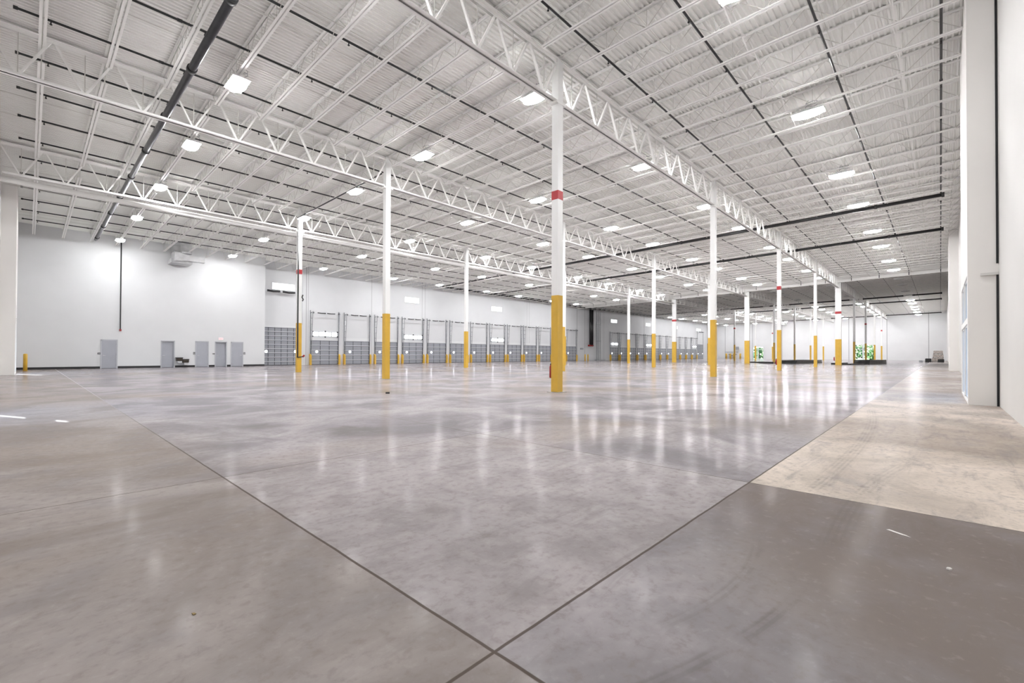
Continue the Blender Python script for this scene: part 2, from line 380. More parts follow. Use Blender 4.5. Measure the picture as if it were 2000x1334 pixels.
# swing doors
for i, (a, c) in enumerate(DOORS):
    deep = i in (1, 3)
    e = struct(empty('door_%d' % (i+1), (a, YL, 0))); w = c-a
    yy = .10 if deep else -.01
    dl = MB().box(0.02, w-.02, yy, yy+.05, .01, 2.12).build('door_leaf', m_gdoor, e)
    f = MB(); f.box(-.055, .02, -.025, .17, 0, 2.16); f.box(w-.02, w+.055, -.025, .17, 0, 2.16); f.box(-.055, w+.055, -.025, .17, 2.12, 2.20)
    f.build('door_frame', m_frame, e)
    hx = .1 if i != 4 else w-.1; s = 1 if i != 4 else -1
    h = MB(); h.tube([(hx, yy, .98), (hx, yy-.06, .98)], .025); h.tube([(hx, yy-.055, .98), (hx+s*.13, yy-.055, .98)], .012); h.build('door_handle', m_alu, dl)
    hg = w-.03 if i != 4 else .03
    for z in (.25, 1.05, 1.85): MB().tube([(hg, yy-.012, z-.05), (hg, yy-.012, z+.05)], .012).build('hinge', m_track, dl)
    MB().box(.02, w-.02, yy-.02, yy+.05, .0, .02).build('threshold', m_base, e)

# ================================================================== STEEL COLUMNS
ROWN = ['row nearest the right wall', 'middle row', 'row nearest the dock doors']
BAND = {(0, 0), (0, 2), (2, 0), (4, 0), (4, 2), (6, 2), (8, 2), (6, 0), (8, 0)}
for j, Y in enumerate(ROWS):
    for i in range(9):
        x = colx(i); zt = deck(Y)-.02
        hx, hy = (.127, .127) if i != 4 else (.14, .30)
        e = empty('steel_column', (x, Y, 0))
        bb = ' with a red band' if (i, j) in BAND else ''
        tag(e, 'white column%s, yellow foot, %s along the %s' % (' with red band' if bb else '', ordn(i+1), ROWN[j]), 'column', 'steel columns of the %s' % ROWN[j], 'thing')
        MB().box(-hx, hx, -hy, hy, 3.12, zt).build('shaft', m_col, e)
        y = MB().box(-hx-.004, hx+.004, -hy-.004, hy+.004, 0, 3.12); y.build('painted_foot', m_yellow, e)
        if i < 4:
            MB().box(-hx-.1, hx+.1, -hy-.1, hy+.1, .001, .012).build('base_joint', m_ext, e)
        if bb: MB().box(-hx-.006, hx+.006, -hy-.006, hy+.006, 6.22, 6.5).build('red_band', m_red, e)
        if i < 5:
            MB().box(-hx-.12, hx+.12, -hy-.02, hy+.02, zt-1.52, zt-1.47).build('seat_bracket', m_steel, e); MB().box(-.02, .02, -hy-.12, hy+.12, zt-.06, zt).build('cap_plate', m_steel, e)

# fire extinguishers hung on the banded columns
def extinguisher(x, y, z, label):
    e = empty('fire_extinguisher', (x, y, z)); tag(e, label, 'fire extinguisher', 'fire extinguishers on the columns')
    c = MB().tube([(0, 0, 0), (0, 0, .03), (0, 0, .36), (0, 0, .41), (0, 0, .43)], [.05, .06, .06, .035, .02], 14); c.build('cylinder', m_extred, e, smooth=True)
    v = MB(); v.box(-.015, .015, -.02, .02, .43, .47); v.bar((0, 0, .47), (0, -.09, .5), .02, .01); v.bar((0, 0, .455), (0, -.09, .455), .02, .01); v.build('valve_handle', m_blk, e)
    MB().tube([(0, .02, .46), (.03, .06, .44), (.05, .07, .3), (.05, .06, .12)], .009, 6).build('hose', m_blk, e)
extinguisher(11.74-.05, 9.05+.195, .45, 'red fire extinguisher hung low on the far side of the nearest column')
extinguisher(39.67+.0, 9.05+.195, .45, 'red fire extinguisher on the third column of the row by the right wall')
extinguisher(67.6, 9.05+.43, .5, 'dark extinguisher beside the wide banded column near the steel stack')

# ================================================================== ROOF GIRDERS over each column row
def girder(i, j, parts):
    Y = ROWS[j]; zt = deck(Y)-.10; D = 1.37
    x0 = colx(i) if i >= 0 else XW+.05; x1 = colx(i+1) if i < 8 else XF
    x1 = min(x1, XF); L = x1-x0; N = 9
    e = empty('roof_girder', (x0, Y, 0))
    tag(e, 'white truss girder, %s bay from the left end, over the %s' % (ordn(i+2), ROWN[j].replace('the ', '')), 'girder', 'truss girders over the column rows')
    c = MB()
    for s in (-1, 1): c.box(0, L, s*.1-.055, s*.1+.055, zt-.012, zt); c.box(0, L, min(s*.045, s*.058), max(s*.045, s*.058), zt-.11, zt-.012)
    c.build('top_chord', m_steel, e)
    c = MB(); zb = zt-D
    for s in (-1, 1): c.box(.15, L-.15, min(s*.02, s*.13), max(s*.02, s*.13), zb, zb+.014); c.box(.15, L-.15, min(s*.02, s*.034), max(s*.02, s*.034), zb, zb+.11)
    c.build('bottom_chord', m_steel, e)
    p = L/N; one = MB()
    for k in range(N):
        xa, xm, xb = k*p, (k+.5)*p, (k+1)*p
        for (q0, q1) in (((xa+.05, 0, zt-.07), (xm-.03, 0, zb+.07)), ((xb-.05, 0, zt-.07), (xm+.03, 0, zb+.07))):
            d = MB() if parts else one
            d.bar(q0, q1, .075, .055)
            if parts: d.build('diagonal', m_steel, e)
        r = MB() if parts else one
        r.tube([(xm, 0, zt-.03), (xm, 0, zb+.05)], .014, 6)
        if parts: r.build('tie_rod', m_rod, e)
    if not parts: one.build('web', m_steel, e)
for j in range(3):
    for i in range(-1, 9): girder(i, j, (i <= 0) or (j == 0 and i <= 1))
# white pipe that runs beside the third girder
tag(MB().tube([(XW+.1, 29.95, deck(29.6)-1.62), (66.5, 29.95, deck(29.6)-1.62)], .115, 14).build('white_pipe', m_steel, smooth=True), 'thick white pipe running under the girder of the row nearest the dock doors', 'pipe')

# ================================================================== BAR JOISTS between the rows
JX = [colx(0)-1.443*k for k in range(8, 0, -1)]+[colx(0)+CDX/9*k for k in range(0, 81)]
SP = [(YW, ROWS[0], 'right wall to first girder', .60), (ROWS[0], ROWS[1], 'first to second girder', .60), (ROWS[1], ROWS[2], 'second to third girder', .60), (ROWS[2], None, 'third girder to dock wall', .80)]
SLOPE = -.02
def joist_meshes(L, D, short=False):
    t = MB(); bt = MB(); w = MB()
    def Z(y, z): return (SLOPE*y)+z
    for s in (-1, 1):
        for (a0, a1, z0, z1) in ((min(s*.008, s*.075), max(s*.008, s*.075), -.006, 0), (min(s*.012, s*.018), max(s*.012, s*.018), -.05, 0)):
            k = len(t.v); t.box(a0, a1, 0.02, L-.02, z0-.004, z1-.004)
            for q in range(k, k+8): v = t.v[q]; t.v[q] = (v[0], v[1], v[2]+SLOPE*v[1])
        for (a0, a1, z0, z1) in ((min(s*.014, s*.078), max(s*.014, s*.078), -D, -D+.008), (min(s*.014, s*.02), max(s*.014, s*.02), -D, -D+.055)):
            k = len(bt.v); bt.box(a0, a1, .55, L-.55, z0, z1)
            for q in range(k, k+8): v = bt.v[q]; bt.v[q] = (v[0], v[1], v[2]+SLOPE*v[1])
    n = round((L-1.1)/1.22); p = (L-1.1)/n; r = .011
    pts = [(0, .06, Z(.06, -.04)), (0, .55, Z(.55, -D+.03))]
    for k in range(n):
        y0 = .55+k*p; pts += [(0, y0+p/2, Z(y0+p/2, -.03)), (0, y0+p, Z(y0+p, -D+.03))]
    pts.append((0, L-.06, Z(L-.06, -.04)))
    for a, c in zip(pts[:-1], pts[1:]): w.tube([a, c], r, 5, False)
    for k in range(n):
        y0 = .55+k*p; w.tube([(0, y0, Z(y0, -D+.03)), (0, y0, Z(y0, -.03))], .008, 4, False)
    return t.mesh('top_chord', m_steel), bt.mesh('bottom_chord', m_steel), w.mesh('web', m_rod)
meshes = {}
for si, (ya, yb, nm, D) in enumerate(SP):
    for (tagk, yend) in (('L', YL), ('R', YD-.02)):
        if si < 3 and tagk == 'R': continue
        yb2 = yb if si < 3 else yend
        meshes[(si, tagk)] = joist_meshes(yb2-ya, D)
def joined(ms):
    b = MB()
    for me in ms:
        k = len(b.v); b.v += [tuple(v.co) for v in me.vertices]; b.f += [tuple(k+i for i in f.vertices) for f in me.polygons]
    return b
order = sorted([(x*.73+(SP[si][0])*.5, n, si) for n, x in enumerate(JX) for si in range(4)])
keep = {(n, si): r for r, (_, n, si) in enumerate(order)}
far = MB(); jm = {k: joined(v).mesh('bar_joist', m_steel) for k, v in meshes.items()}
for n, x in enumerate(JX):
    for si, (ya, yb, nm, D) in enumerate(SP):
        if abs(x-colx(4)) < .2 and False: continue
        k = (si, 'L' if (si == 3 and x < 15.2) else ('R' if si == 3 else 'L'))
        r = keep[(n, si)]; loc = (x, ya, deck(ya)-.004)
        if r >= 300:
            me = jm[k]; q = len(far.v); far.v += [(v.co.x+loc[0], v.co.y+loc[1], v.co.z+loc[2]) for v in me.vertices]; far.f += [tuple(q+i for i in f.vertices) for f in me.polygons]
            continue
        lab = 'white open web joist, %s from the left end, spanning %s' % (ordn(n+1), nm)
        if r < 110:
            e = empty('bar_joist', loc)
            for nme, me in zip(('top_chord', 'bottom_chord', 'web'), meshes[k]):
                o = bpy.data.objects.new(nme, me); C.objects.link(o); o.parent = e
        else:
            e = bpy.data.objects.new('bar_joist', jm[k]); C.objects.link(e); e.location = loc
        tag(e, lab, 'joist', 'bar joists %s' % nm)
tag(far.build('distant_bar_joist', m_steel), 'many distant white bar joists under the roof toward the far wall', 'joist', kind='stuff')
# bridging rods along the building
BR = [('top', .03), ('bottom', .58)]
bn = 0
for (yy, zz, t) in [(2.3, .58, 'low'), (5.9, .58, 'low'), (7.0, .07, 'high'), (12.6, .07, 'high'), (13.0, .58, 'low'), (16.4, .07, 'high'), (22.4, .07, 'high'), (22.9, .58, 'low'), (26.2, .07, 'high'), (33.2, .07, 'high'), (33.8, .78, 'low'), (38.6, .07, 'high'), (39.2, .78, 'low'), (43.2, .07, 'high')]:
    bn += 1
    tag(MB().tube([(XW+.1, yy, deck(yy)-zz), (66.9, yy, deck(yy)-zz)], .013, 6).build('bridging_rod', m_rod), 'thin %s bridging rod crossing the joists lengthwise, %s from the right wall' % (t, ordn(bn)), 'bridging rod', 'bridging rods across the joists')
# x-shaped bridging in the bay by the right wall
xm = MB()
for s in (0,): xm.bar((0, 0, -.05), (CDX/9, 0, -.56), .035, .02); xm.bar((0, .06, -.56), (CDX/9, .06, -.05), .035, .02)
xme = xm.mesh('cross_bridging', m_steel)
for q, yy in enumerate((.9, 4.2)):
    for k in range(0, 14):
        o = bpy.data.objects.new('cross_bridging', xme); C.objects.link(o); o.location = (colx(0)+CDX/9*(k), yy, deck(yy))
        tag(o, 'crossed white bridging bars, %s pair from the nearest column, line %s right wall' % (ordn(k+1), 'next to' if q == 0 else 'farther from'), 'bridging', 'crossed bridging by the right wall')
# beam across the building at the expansion joint
b = MB(); k = 0
b.box(67.15, 67.4, YW, YD, -.85, 0)
for q in range(8): v = b.v[q]; b.v[q] = (v[0], v[1], v[2]+deck(v[1])-.02)
tag(b.build('cross_beam', m_steel), 'deep white beam spanning the hall crosswise where the darker roof begins', 'beam')

# ================================================================== LAMPS
def lamp_proto():
    e = empty('high_bay_lamp')
    h = MB(); h.box(-.255, .255, -.505, .505, -.022, 0); h.box(-.2, .2, -.45, .45, 0, .06); h.box(-.12, .12, -.22, .22, .06, .14); h.build('housing', m_house, e)
    n = 20; b = MB(); rings = [(.98, .01), (.995, -.042), (.8, -.075), (.45, -.1), (.0, -.11)]
    for (r, z) in rings[:-1]:
        for i in range(n): t = 2*math.pi*i/n; b.v.append((.25*r*math.cos(t), .50*r*math.sin(t), z-.032))
    b.v.append((0, 0, -.142))
    for k in range(3):
        for i in range(n): j = (i+1) % n; b.f.append((k*n+j, k*n+i, (k+1)*n+i, (k+1)*n+j))
    for i in range(n): b.f.append((3*n+(i+1) % n, 3*n+i, 4*n))
    b.build('lens', m_lamp, e)
    w = MB(); 
    for s in (-1, 1): w.tube([(0, s*.2, .14), (0, 0, .34)], .004, 4, False)
    w.tube([(0, 0, .34), (0, 0, .38)], .012, 6); w.build('hanger', m_rod, e)
    c = MB(); pts = []
    for i in range(26): t = i/25*4.4*math.pi; pts.append((.15*math.cos(t)+.12, .19*math.sin(t)-.08, .22+.009*i))
    c.tube([(.1, 0, .12)]+pts+[(.05, .0, .48)], .009, 5); c.build('coiled_cord', m_track, e)
    return e
LX = [4.52]+[colx(0)+1.5517*k for k in (0, 5, 10, 14, 19, 23, 28, 32, 37, 41, 46, 50, 55, 59, 64, 68, 73, 78)]
LYs = [3.5, 10.0, 16.4, 22.4, 28.9, 36.0, 43.4]
proto = lamp_proto(); lens = [c for c in proto.children if c.name.startswith('lens')][0]
offme = lens.data.copy(); offme.materials[0] = m_lampoff
first = True
for a, y in enumerate(LYs):
    for c, x in enumerate(LX):
        off = 66 < x < 91
        if first: o = proto; first = False
        else: o = copy_tree(proto, keep=None if x < 36 else ('housing', 'lens', 'hanger'))
        o.location = (x, y, 10.15-.0172*y)
        if off:
            for ch in o.children:
                if ch.name.startswith('lens'): ch.data = offme
        tag(o, '%s high bay lamp, %s from the left end, %s row from right wall' % ('unlit' if off else 'lit', ordn(c+1), ordn(a+1)), 'ceiling lamp', '%s high bay lamps' % ('unlit' if off else 'lit'))

# ================================================================== SPRINKLER PIPES
hd = MB(); hd.tube([(0, 0, .03), (0, 0, -.05)], .016, 6); hd.tube([(0, 0, -.05), (0, 0, -.085), (0, 0, -.1)], [.012, .035, .02], 8); hdm = hd.mesh('sprinkler_head', m_black)
def bz(y): return 10.68-.0135*y-.00008*y*y
def branch(y, x0, x1, r, lab, heads=(), drop=0, grp=None):
    z = bz(y); e = empty('sprinkler_branch', (x0, y, z)); tag(e, lab, 'sprinkler pipe', grp)
    b = MB().tube([(0, 0, 0), (x1-x0, 0, 0)], r, 8)
    b.tube([(0, 0, 0), (.09, 0, 0)], r*1.45, 8); q = 3.1
    while q < x1-x0 and x0 < 40: b.tube([(q, 0, 0), (q+.12, 0, 0)], r*1.35, 8); q += 6.2
    if drop: b.tube([(x1-x0-.02, 0, 0), (x1-x0+.0, 0, -drop)], r*1.1, 8)
    b.build('pipe', m_black, e, smooth=False)
    for hx in heads:
        o = bpy.data.objects.new('sprinkler_head', hdm); C.objects.link(o); o.parent = e; o.location = (hx-x0, 0, -r*.6)
NB = 18
for k in range(NB):
    y = -.05+2.567*k
    if y > YL-.2 and False: continue
    onm = ordn(k+1)
    branch(y, -.36, 37.0, .034, 'black sprinkler branch, %s from the right wall, left of the nearest cross main' % onm, [.35+3.05*i for i in range(12)], grp='sprinkler branches in the near zone')
    branch(y, 38.3, 66.7, .03, 'black sprinkler branch, %s from right wall, between first cross main and white beam' % onm, drop=.55, grp='sprinkler branches in the second zone')
    branch(y, 68.6, 96.0, .03, 'black sprinkler branch, %s from right wall, in the unlit zone' % onm, grp='sprinkler branches in the unlit zone')
    branch(y, 97.3, 136, .03, 'black sprinkler branch, %s from right wall, in the far zone' % onm, grp='sprinkler branches in the far zone')
def cross_main(x, z0, lab, r, y1=45.6):
    e = empty('sprinkler_main', (x, -.2, z0)); tag(e, lab, 'sprinkler pipe', 'cross mains')
    b = MB().tube([(0, 0, 0), (0, y1+.2, -.0172*(y1+.2))], r, 10); b.tube([(0, 0, 0), (0, .12, 0)], r*1.35, 10)
    yy = 3.
    while yy < y1: b.tube([(0, yy, -.0172*yy), (0, yy+.14, -.0172*yy)], r*1.22, 10); yy += 6.1
    b.build('pipe', m_black, e, smooth=True)
    for k in range(NB):
        y = -.05+2.567*k+.2
        if y > y1: break
        MB().tube([(0, y, -.0172*y), (0, y, bz(y-.2)-z0)], .03, 8).build('riser_nipple', m_black, e)
cross_main(35.7, 10.4, 'thick black cross main, nearest of the crosswise sprinkler mains', .105)
cross_main(45.4, 10.4, 'black cross main, second nearest of the crosswise sprinkler mains', .105)
cross_main(91.7, 10.35, 'thin looking black cross main, third, at the end of the unlit zone', .11)
cross_main(101.0, 10.35, 'black cross main, fourth, just beyond the unlit zone', .11)
cross_main(133.3, 10.35, 'black cross main, farthest, close to the far wall', .11)
# wall-side main, its risers
e = empty('sprinkler_main', (35.7, 45.6, 0)); tag(e, 'long black sprinkler main running along the top of the dock wall', 'sprinkler pipe')
MB().tube([(0, 0, 9.62), (33.6, 0, 9.36), (97.6, 0, 9.5)], .10, 10).build('pipe', m_black, e, smooth=True)
MB().tube([(9.7, .5, 9.75), (60, .5, 9.7)], .08, 10).build('second_pipe', m_black, e, smooth=True)
e = empty('fire_riser', (71.0, 46.75, 0)); tag(e, 'fat black fire riser pair with red ends on the dock wall between door groups', 'riser pipe')
for s in (-.28, .28): MB().tube([(s, 0, 2.75), (s, 0, 9.4)], .22, 12).build('riser_pipe', m_black, e, smooth=True)
MB().tube([(-1.0, -.05, 2.75), (.45, -.05, 2.75)], .16, 10).build('red_elbow', m_extred, e)
# fat dark pipe under the roof near the left end
e = empty('roof_main_pipe', (3.3, YW+.1, 0)); tag(e, 'fat dark main pipe slung below the roof near the left end wall', 'pipe')
z0 = 9.98; y0 = YW+.1; P = lambda y: (0, y-y0, z0-.013*y)
MB().tube([P(y0), P(44.6)], .105, 18).build('pipe', m_bigpipe, e, smooth=True)
for y in (8.5, 12.4, 16.3, 20.2, 24.1, 28.0, 31.9, 35.8, 39.7, 43.6):
    b = MB().tube([P(y), P(y+.16)], .135, 18); b.build('coupling', m_blk, e, smooth=True)
for y in (10.6, 14.6, 22.2, 30.0, 38.0):
    b = MB(); p = P(y); b.tube([(p[0], p[1], p[2]), (p[0]-.0, p[1], deck(y)-.75)], .02, 6); b.build('hanger_rod', m_rod, e)
# pipe between columns, hose drop on the third row column
e = empty('hose_feed_pipe', (11.55, 19.5, 0)); tag(e, 'thin black pipe spanning from the middle row column to the next column', 'pipe')
MB().tube([(0, 0, 9.85), (0, 9.95, 9.72)], .035, 8).build('pipe', m_black, e)
e = empty('hose_valve_pipe', (11.60, 29.40, 0)); tag(e, 'black vertical hose valve pipe strapped to the column at the dock side', 'pipe')
MB().tube([(0, 0, 9.6), (0, 0, .95), (.0, -.0, .93)], .045, 10).build('pipe', m_black, e, smooth=True)
MB().tube([(0, 0, .95), (.32, -.05, 1.0)], .03, 8).build('side_outlet', m_black, e)
MB().tube([(.30, -.05, .99), (.40, -.05, 1.08)], .06, 10).build('red_valve', m_extred, e)
e = empty('hanging_cord', (11.86, 29.36, 0)); tag(e, 'thin cord with a black plug hanging beside the red banded column at the dock side', 'cord')
MB().tube([(0, 0, 6.35), (.02, 0, 5.2), (0, 0, 4.8), (.01, 0, 3.0)], .008, 5).build('cord', m_track, e)
MB().tube([(0, 0, 4.5), (.05, 0, 4.62), (-.03, 0, 4.75), (.03, 0, 4.9)], .04, 8).build('plug', m_blk, e)
# conduit on the office wall
e = empty('drain_pipe', (4.85, YL-.08, 0)); tag(e, 'slim black drain pipe down the office wall left of the wide blank area', 'pipe')
MB().tube([(0, 0, deck(YL)-.4), (0, 0, 2.9)], .04, 8).build('pipe', m_black, e); MB().tube([(0, -.02, 2.85), (0, -.02, 3.0)], .07, 8).build('valve', m_extred, e)

# ================================================================== DOCK DOORS
def leaf_parts(e, W, H, n, nst, spots):
    dp = MB().box(0, W, -.05, -.002, 0, H).build('door_panel', m_dock, e)
    s = MB(); l = MB(); h = H/n
    for k in range(1, n+1):
        z = k*h; s.box(.0, W, -.085, -.05, z-.06, z-.015); l.box(0, W, -.060, -.05, z-.105, z-.062)
    for k in range(1, nst): x = W*k/nst; l.box(x-.022, x+.022, -.062, -.05, 0.03, H)
    l.box(0, W, -.06, -.05, 0, .05); l.box(0, .05, -.06, -.05, 0, H); l.box(W-.05, W, -.06, -.05, 0, H)
    s.build('stiffener', m_strut, dp); l.build('section_joint', m_line, dp)
    for (sx, sz) in spots:
        c = MB(); c.tube([(sx, -.05, sz), (sx, -.075, sz)], .12, 20); c.build('vision_lite', m_frosty, dp)
def track_parts(e, W, H, top):
    ts = MB().tube([(-.05, -.4, top-.25), (W+.05, -.4, top-.25)], .014, 8).build('torsion_shaft', m_strut, e)
    for s, x in ((-1, -.03), (1, W+.03)):
        MB().box(min(x, x+s*.06), max(x, x+s*.06), -.09, -.003, 0, top).build('wall_angle', m_track, e)
        MB().bar((x-s*.03, -.1, .2), (x+s*.0-s*.06, -.42, top-.1), .035, .05).build('track_rail', m_track, e)
        r = MB(); z = H+.35
        while z < top-.1: 
            d = -.1-.32*(z-.2)/(top-.3); r.bar((x, -.02, z), (x-s*.04, d, z), .03, .03); z += .62
        r.build('track_bracket', m_track, e)
        MB().box(x-.06, x+.06, -.5, -.003, top-.28, top-.25).build('bearing_plate', m_track, e)
        MB().tube([(x-s*.11, -.40, top-.25), (x-s*.17, -.40, top-.25)], .075, 14).build('cable_drum', m_blk, ts, smooth=True)
    for a, c in ((W*.18, W*.475), (W*.525, W*.82)):
        mid = (a+c)/2; MB().tube([(a, -.4, top-.25), (mid, -.4, top-.275), (c, -.4, top-.25)], .05, 12).build('torsion_spring', m_blk, ts, smooth=True)
    MB().box(W*.49, W*.51, -.45, -.003, top-.3, top-.2).build('centre_bracket', m_strut, e)
def dock_proto(lites):
    W, H = 2.9, 2.58; e = empty('dock_door'); leaf_parts(e, W, H, 5, 3, [(.6, 1.36)]); track_parts(e, W, H, 5.62)
    MB().box(.0, W, -.03, -.002, H, H+.28).build('white_header', m_wall, e)
    if lites:
        f = MB(); z0, z1 = 2.98, 3.42
        f.box(.1, W-.1, -.14, -.1, z0-.04, z0); f.box(.1, W-.1, -.14, -.1, z1, z1+.04)
        for k in range(5): x = .12+k*(W-.24)/4; f.box(x-.035, x+.035, -.14, -.1, z0, z1)
        lf = f.build('lite_frame', m_track, e)
        for k in range(4):
            xa = .14+k*(W-.24)/4; MB().box(xa, xa+(W-.24)/4-.04, -.125, -.115, z0, z1).build('lite', m_day, lf)
        for (x, z) in ((.13, z0-.03), (.13, z1+.02), (W/2, z0-.08), (W/2, z1+.07), (W-.13, z0-.03), (W-.13, z1+.02)): MB().box(x-.06, x+.06, -.2, -.12, z-.06, z+.06).build('roller_hinge', m_blk, lf)
    return e
pl, pn = dock_proto(True), dock_proto(False); ul = un = False
gp = None
def guard_mesh():
    b = MB(); b.prism([(-.34, 0), (0, 0), (0, 1.12), (-.12, 1.12), (-.34, .98)], 'x', -.065, .065); return b.mesh('guard_post', m_yellow)
gm = guard_mesh()
for gi, DK, gname in ((0, DK1, 'near'), (1, DK2, 'far')):
    for k, x in enumerate(DK):
        if gi == 0: L = k in (0, 3, 7)
        else: L = k in (0, 4, 11)
        if L and not ul: o = pl; ul = True
        elif not L and not un: o = pn; un = True
        else: o = copy_tree(pl if L else pn)
        o.location = (x, YD, 0)
        tag(o, 'grey dock door%s, %s from the left in the %s door group' % (' with lit window strip' if L else '', ordn(k+1), gname), 'dock door', 'sectional dock doors of the %s group' % gname, 'thing')
        for s, gx in (('left', x-.1), ('right', x+2.97)):
            g = bpy.data.objects.new('guard_post', gm); C.objects.link(g); g.location = (gx, YD-.004, 0)
            tag(g, 'yellow track guard at the %s side of the %s door, %s group' % (s, ordn(k+1), gname), 'guard post', 'yellow guards beside the dock doors')
def drive_door(x, W, H, lab, top):
    e = empty('drive_in_door', (x, YD, 0)); tag(e, lab, 'overhead door', None, 'thing'); leaf_parts(e, W, H, 9, 6, [(.42, 1.36), (W-.42, 1.36)])
    MB().box(.0, W, -.03, -.002, H, H+.12).build('white_header', m_wall, e)
    for s, xx in ((-1, -.03), (1, W+.03)): MB().box(min(xx, xx+s*.06), max(xx, xx+s*.06), -.09, -.003, 0, top).build('wall_angle', m_track, e)
    MB().tube([(-.05, -.4, top-.1), (W+.1, -.4, top-.1)], .014, 8).build('torsion_shaft', m_strut, e)
    for a, c in ((W*.1, W*.42), (W*.5, W*.82)):
        MB().tube([(a, -.4, top-.1), ((a+c)/2, -.4, top-.14), (c, -.4, top-.1)], .10, 14).build('torsion_spring', m_blk, e, smooth=True)
    for xx in (-.02, W*.46, W+.02): MB().box(xx-.04, xx+.04, -.45, -.003, top-.16, top-.06).build('bearing_plate', m_strut, e)
drive_door(15.25, 3.55, 3.76, 'tall grey drive-in door at the left end of the dock wall', 7.3)
drive_door(122.2, 3.9, 3.9, 'tall grey drive-in door at the far right end of the dock wall', 7.3)
# high daylight windows on the dock wall
for i, (a, c) in enumerate([(16.19, 18.25), (31.2, 33.25), (45.8, 47.9), (78.5, 80.8), (93.0, 95.2), (107.5, 109.7), (121.5, 124.5)]):
    e = struct(empty('window_%d' % (6+i), (a, YD, 7.42)))
    MB().box(0, c-a, -.02, -.003, 0, .62).build('pane', m_day, e)
    f = MB(); w = c-a
    f.box(-.03, w+.03, -.03, -.003, -.03, 0); f.box(-.03, w+.03, -.03, -.003, .62, .65); f.box(-.03, 0, -.03, -.003, 0, .62); f.box(w, w+.03, -.03, -.003, 0, .62); f.build('window_frame', m_wall, e)

# ================================================================== THINGS ON AND BY THE OFFICE WALL
def fountain(x, z, lab):
    e = empty('drinking_fountain', (x, YL, z)); tag(e, lab, 'drinking fountain', 'wall drinking fountains')
    MB().prism([(-.02, .02), (-.02, .24), (-.42, .24), (-.40, .08), (-.34, 0), (-.05, 0)], 'x', 0, .40).build('cabinet', m_bronze, e)
    b = MB(); b.box(-.02, .42, -.46, 0, .24, .30); b.build('basin_top', m_blk, e)
    MB().tube([(.1, -.12, .3), (.1, -.14, .36), (.12, -.2, .37)], .012, 6).build('spout', m_alu, e)
    MB().box(.06, .36, -.40, 0, -.16, 0.0).build('lower_shroud', m_duct, e)
fountain(8.37, .52, 'dark drinking fountain, the higher left one of the wall pair')
fountain(8.80, .38, 'dark drinking fountain, the lower right one of the wall pair')
for (x, w, z, h, lab) in [(3.57, .19, 1.07, .12, 'small dark sign left of the leftmost grey door'), (9.57, .15, 1.06, .2, 'small dark restroom sign left of the third grey door'), (10.98, .16, 1.08, .09, 'small dark sign left of the fourth grey door'), (13.38, .15, 1.06, .2, 'small dark restroom sign right of the last grey door')]:
    e = empty('room_sign', (x, YL-.002, z)); tag(e, lab, 'sign'); pl_ = MB().box(0, w, -.012, 0, 0, h).build('plate', m_sign, e)
    if h > .15:
        b = MB(); b.box(w*.2, w*.35, -.014, -.012, h*.35, h*.8); b.box(w*.6, w*.78, -.014, -.012, h*.35, h*.8); b.box(w*.15, w*.85, -.014, -.012, h*.12, h*.22); b.build('pictogram', m_text, pl_)
    else: MB().box(w*.2, w*.8, -.014, -.012, h*.4, h*.6).build('lettering', m_text, pl_)
e = empty('exit_sign', (11.42, YL-.002, 2.34)); tag(e, 'faint lit exit sign above the fourth grey door', 'exit sign')
MB().box(0, .34, -.04, 0, 0, .2).build('sign_face', m_exit, e)
tcu = bpy.data.curves.new('lettering', 'FONT'); tcu.body = 'EXIT'; tcu.size = .15; tcu.extrude = .002; tcu.align_x = 'CENTER'
tmp = bpy.data.objects.new('lettering_curve', tcu); C.objects.link(tmp); bpy.context.view_layer.update(); tme = bpy.data.meshes.new_from_object(tmp); bpy.data.objects.remove(tmp)
to = bpy.data.objects.new('lettering', tme); C.objects.link(to); to.parent = e; to.location = (.17, -.043, .045); to.rotation_euler = (math.pi/2, 0, 0); tme.materials.clear(); tme.materials.append(m_exitr)
def bollard(x, y, lab, h=1.08, r=.085):
    e = empty('bollard', (x, y, 0)); tag(e, lab, 'bollard', 'yellow bollards')
    MB().tube([(0, 0, 0), (0, 0, h-.05), (0, 0, h-.015), (0, 0, h)], [r, r, r*.8, r*.3], 20).build('post', m_yellow, e, smooth=True)
    MB().tube([(0, 0, 0), (0, 0, .02)], r*1.25, 20).build('foot_ring', m_yellow, e)
bollard(-.11, 43.1, 'short yellow bollard in front of the office wall at far left', 1.12, .1)
bollard(68.3, 46.3, 'yellow bollard by the dock wall right of the last near dock door', 1.15, .12); bollard(68.75, 46.0, 'second yellow bollard by the dock wall left of the fire riser', 1.15, .12)
for i, y in enumerate((44.3, 43.2, 42.3, 40.6)): bollard(135.9, y, 'yellow bollard at the far wall, %s from the dock corner' % ordn(i+1), 1.5, .22)
e = empty('valve_assembly', (137.0, 42.75, 0)); tag(e, 'dark pipe valve assembly behind the far bollards', 'valve')
MB().tube([(0, 0, 0), (0, 0, 7.8)], .09, 8).build('standpipe', m_strut, e); MB().box(-.3, .0, -1.4, -.4, 2.6, 3.4).build('control_box', m_track, e)
MB().tube([(0, 2.2, 1.9), (0, -1.2, 1.9)], .08, 8).build('cross_pipe', m_track, e); MB().tube([(0, 1.2, 1.3), (-.3, .2, .9), (0, -.8, 1.3)], .16, 8).build('valve_body', m_track, e)
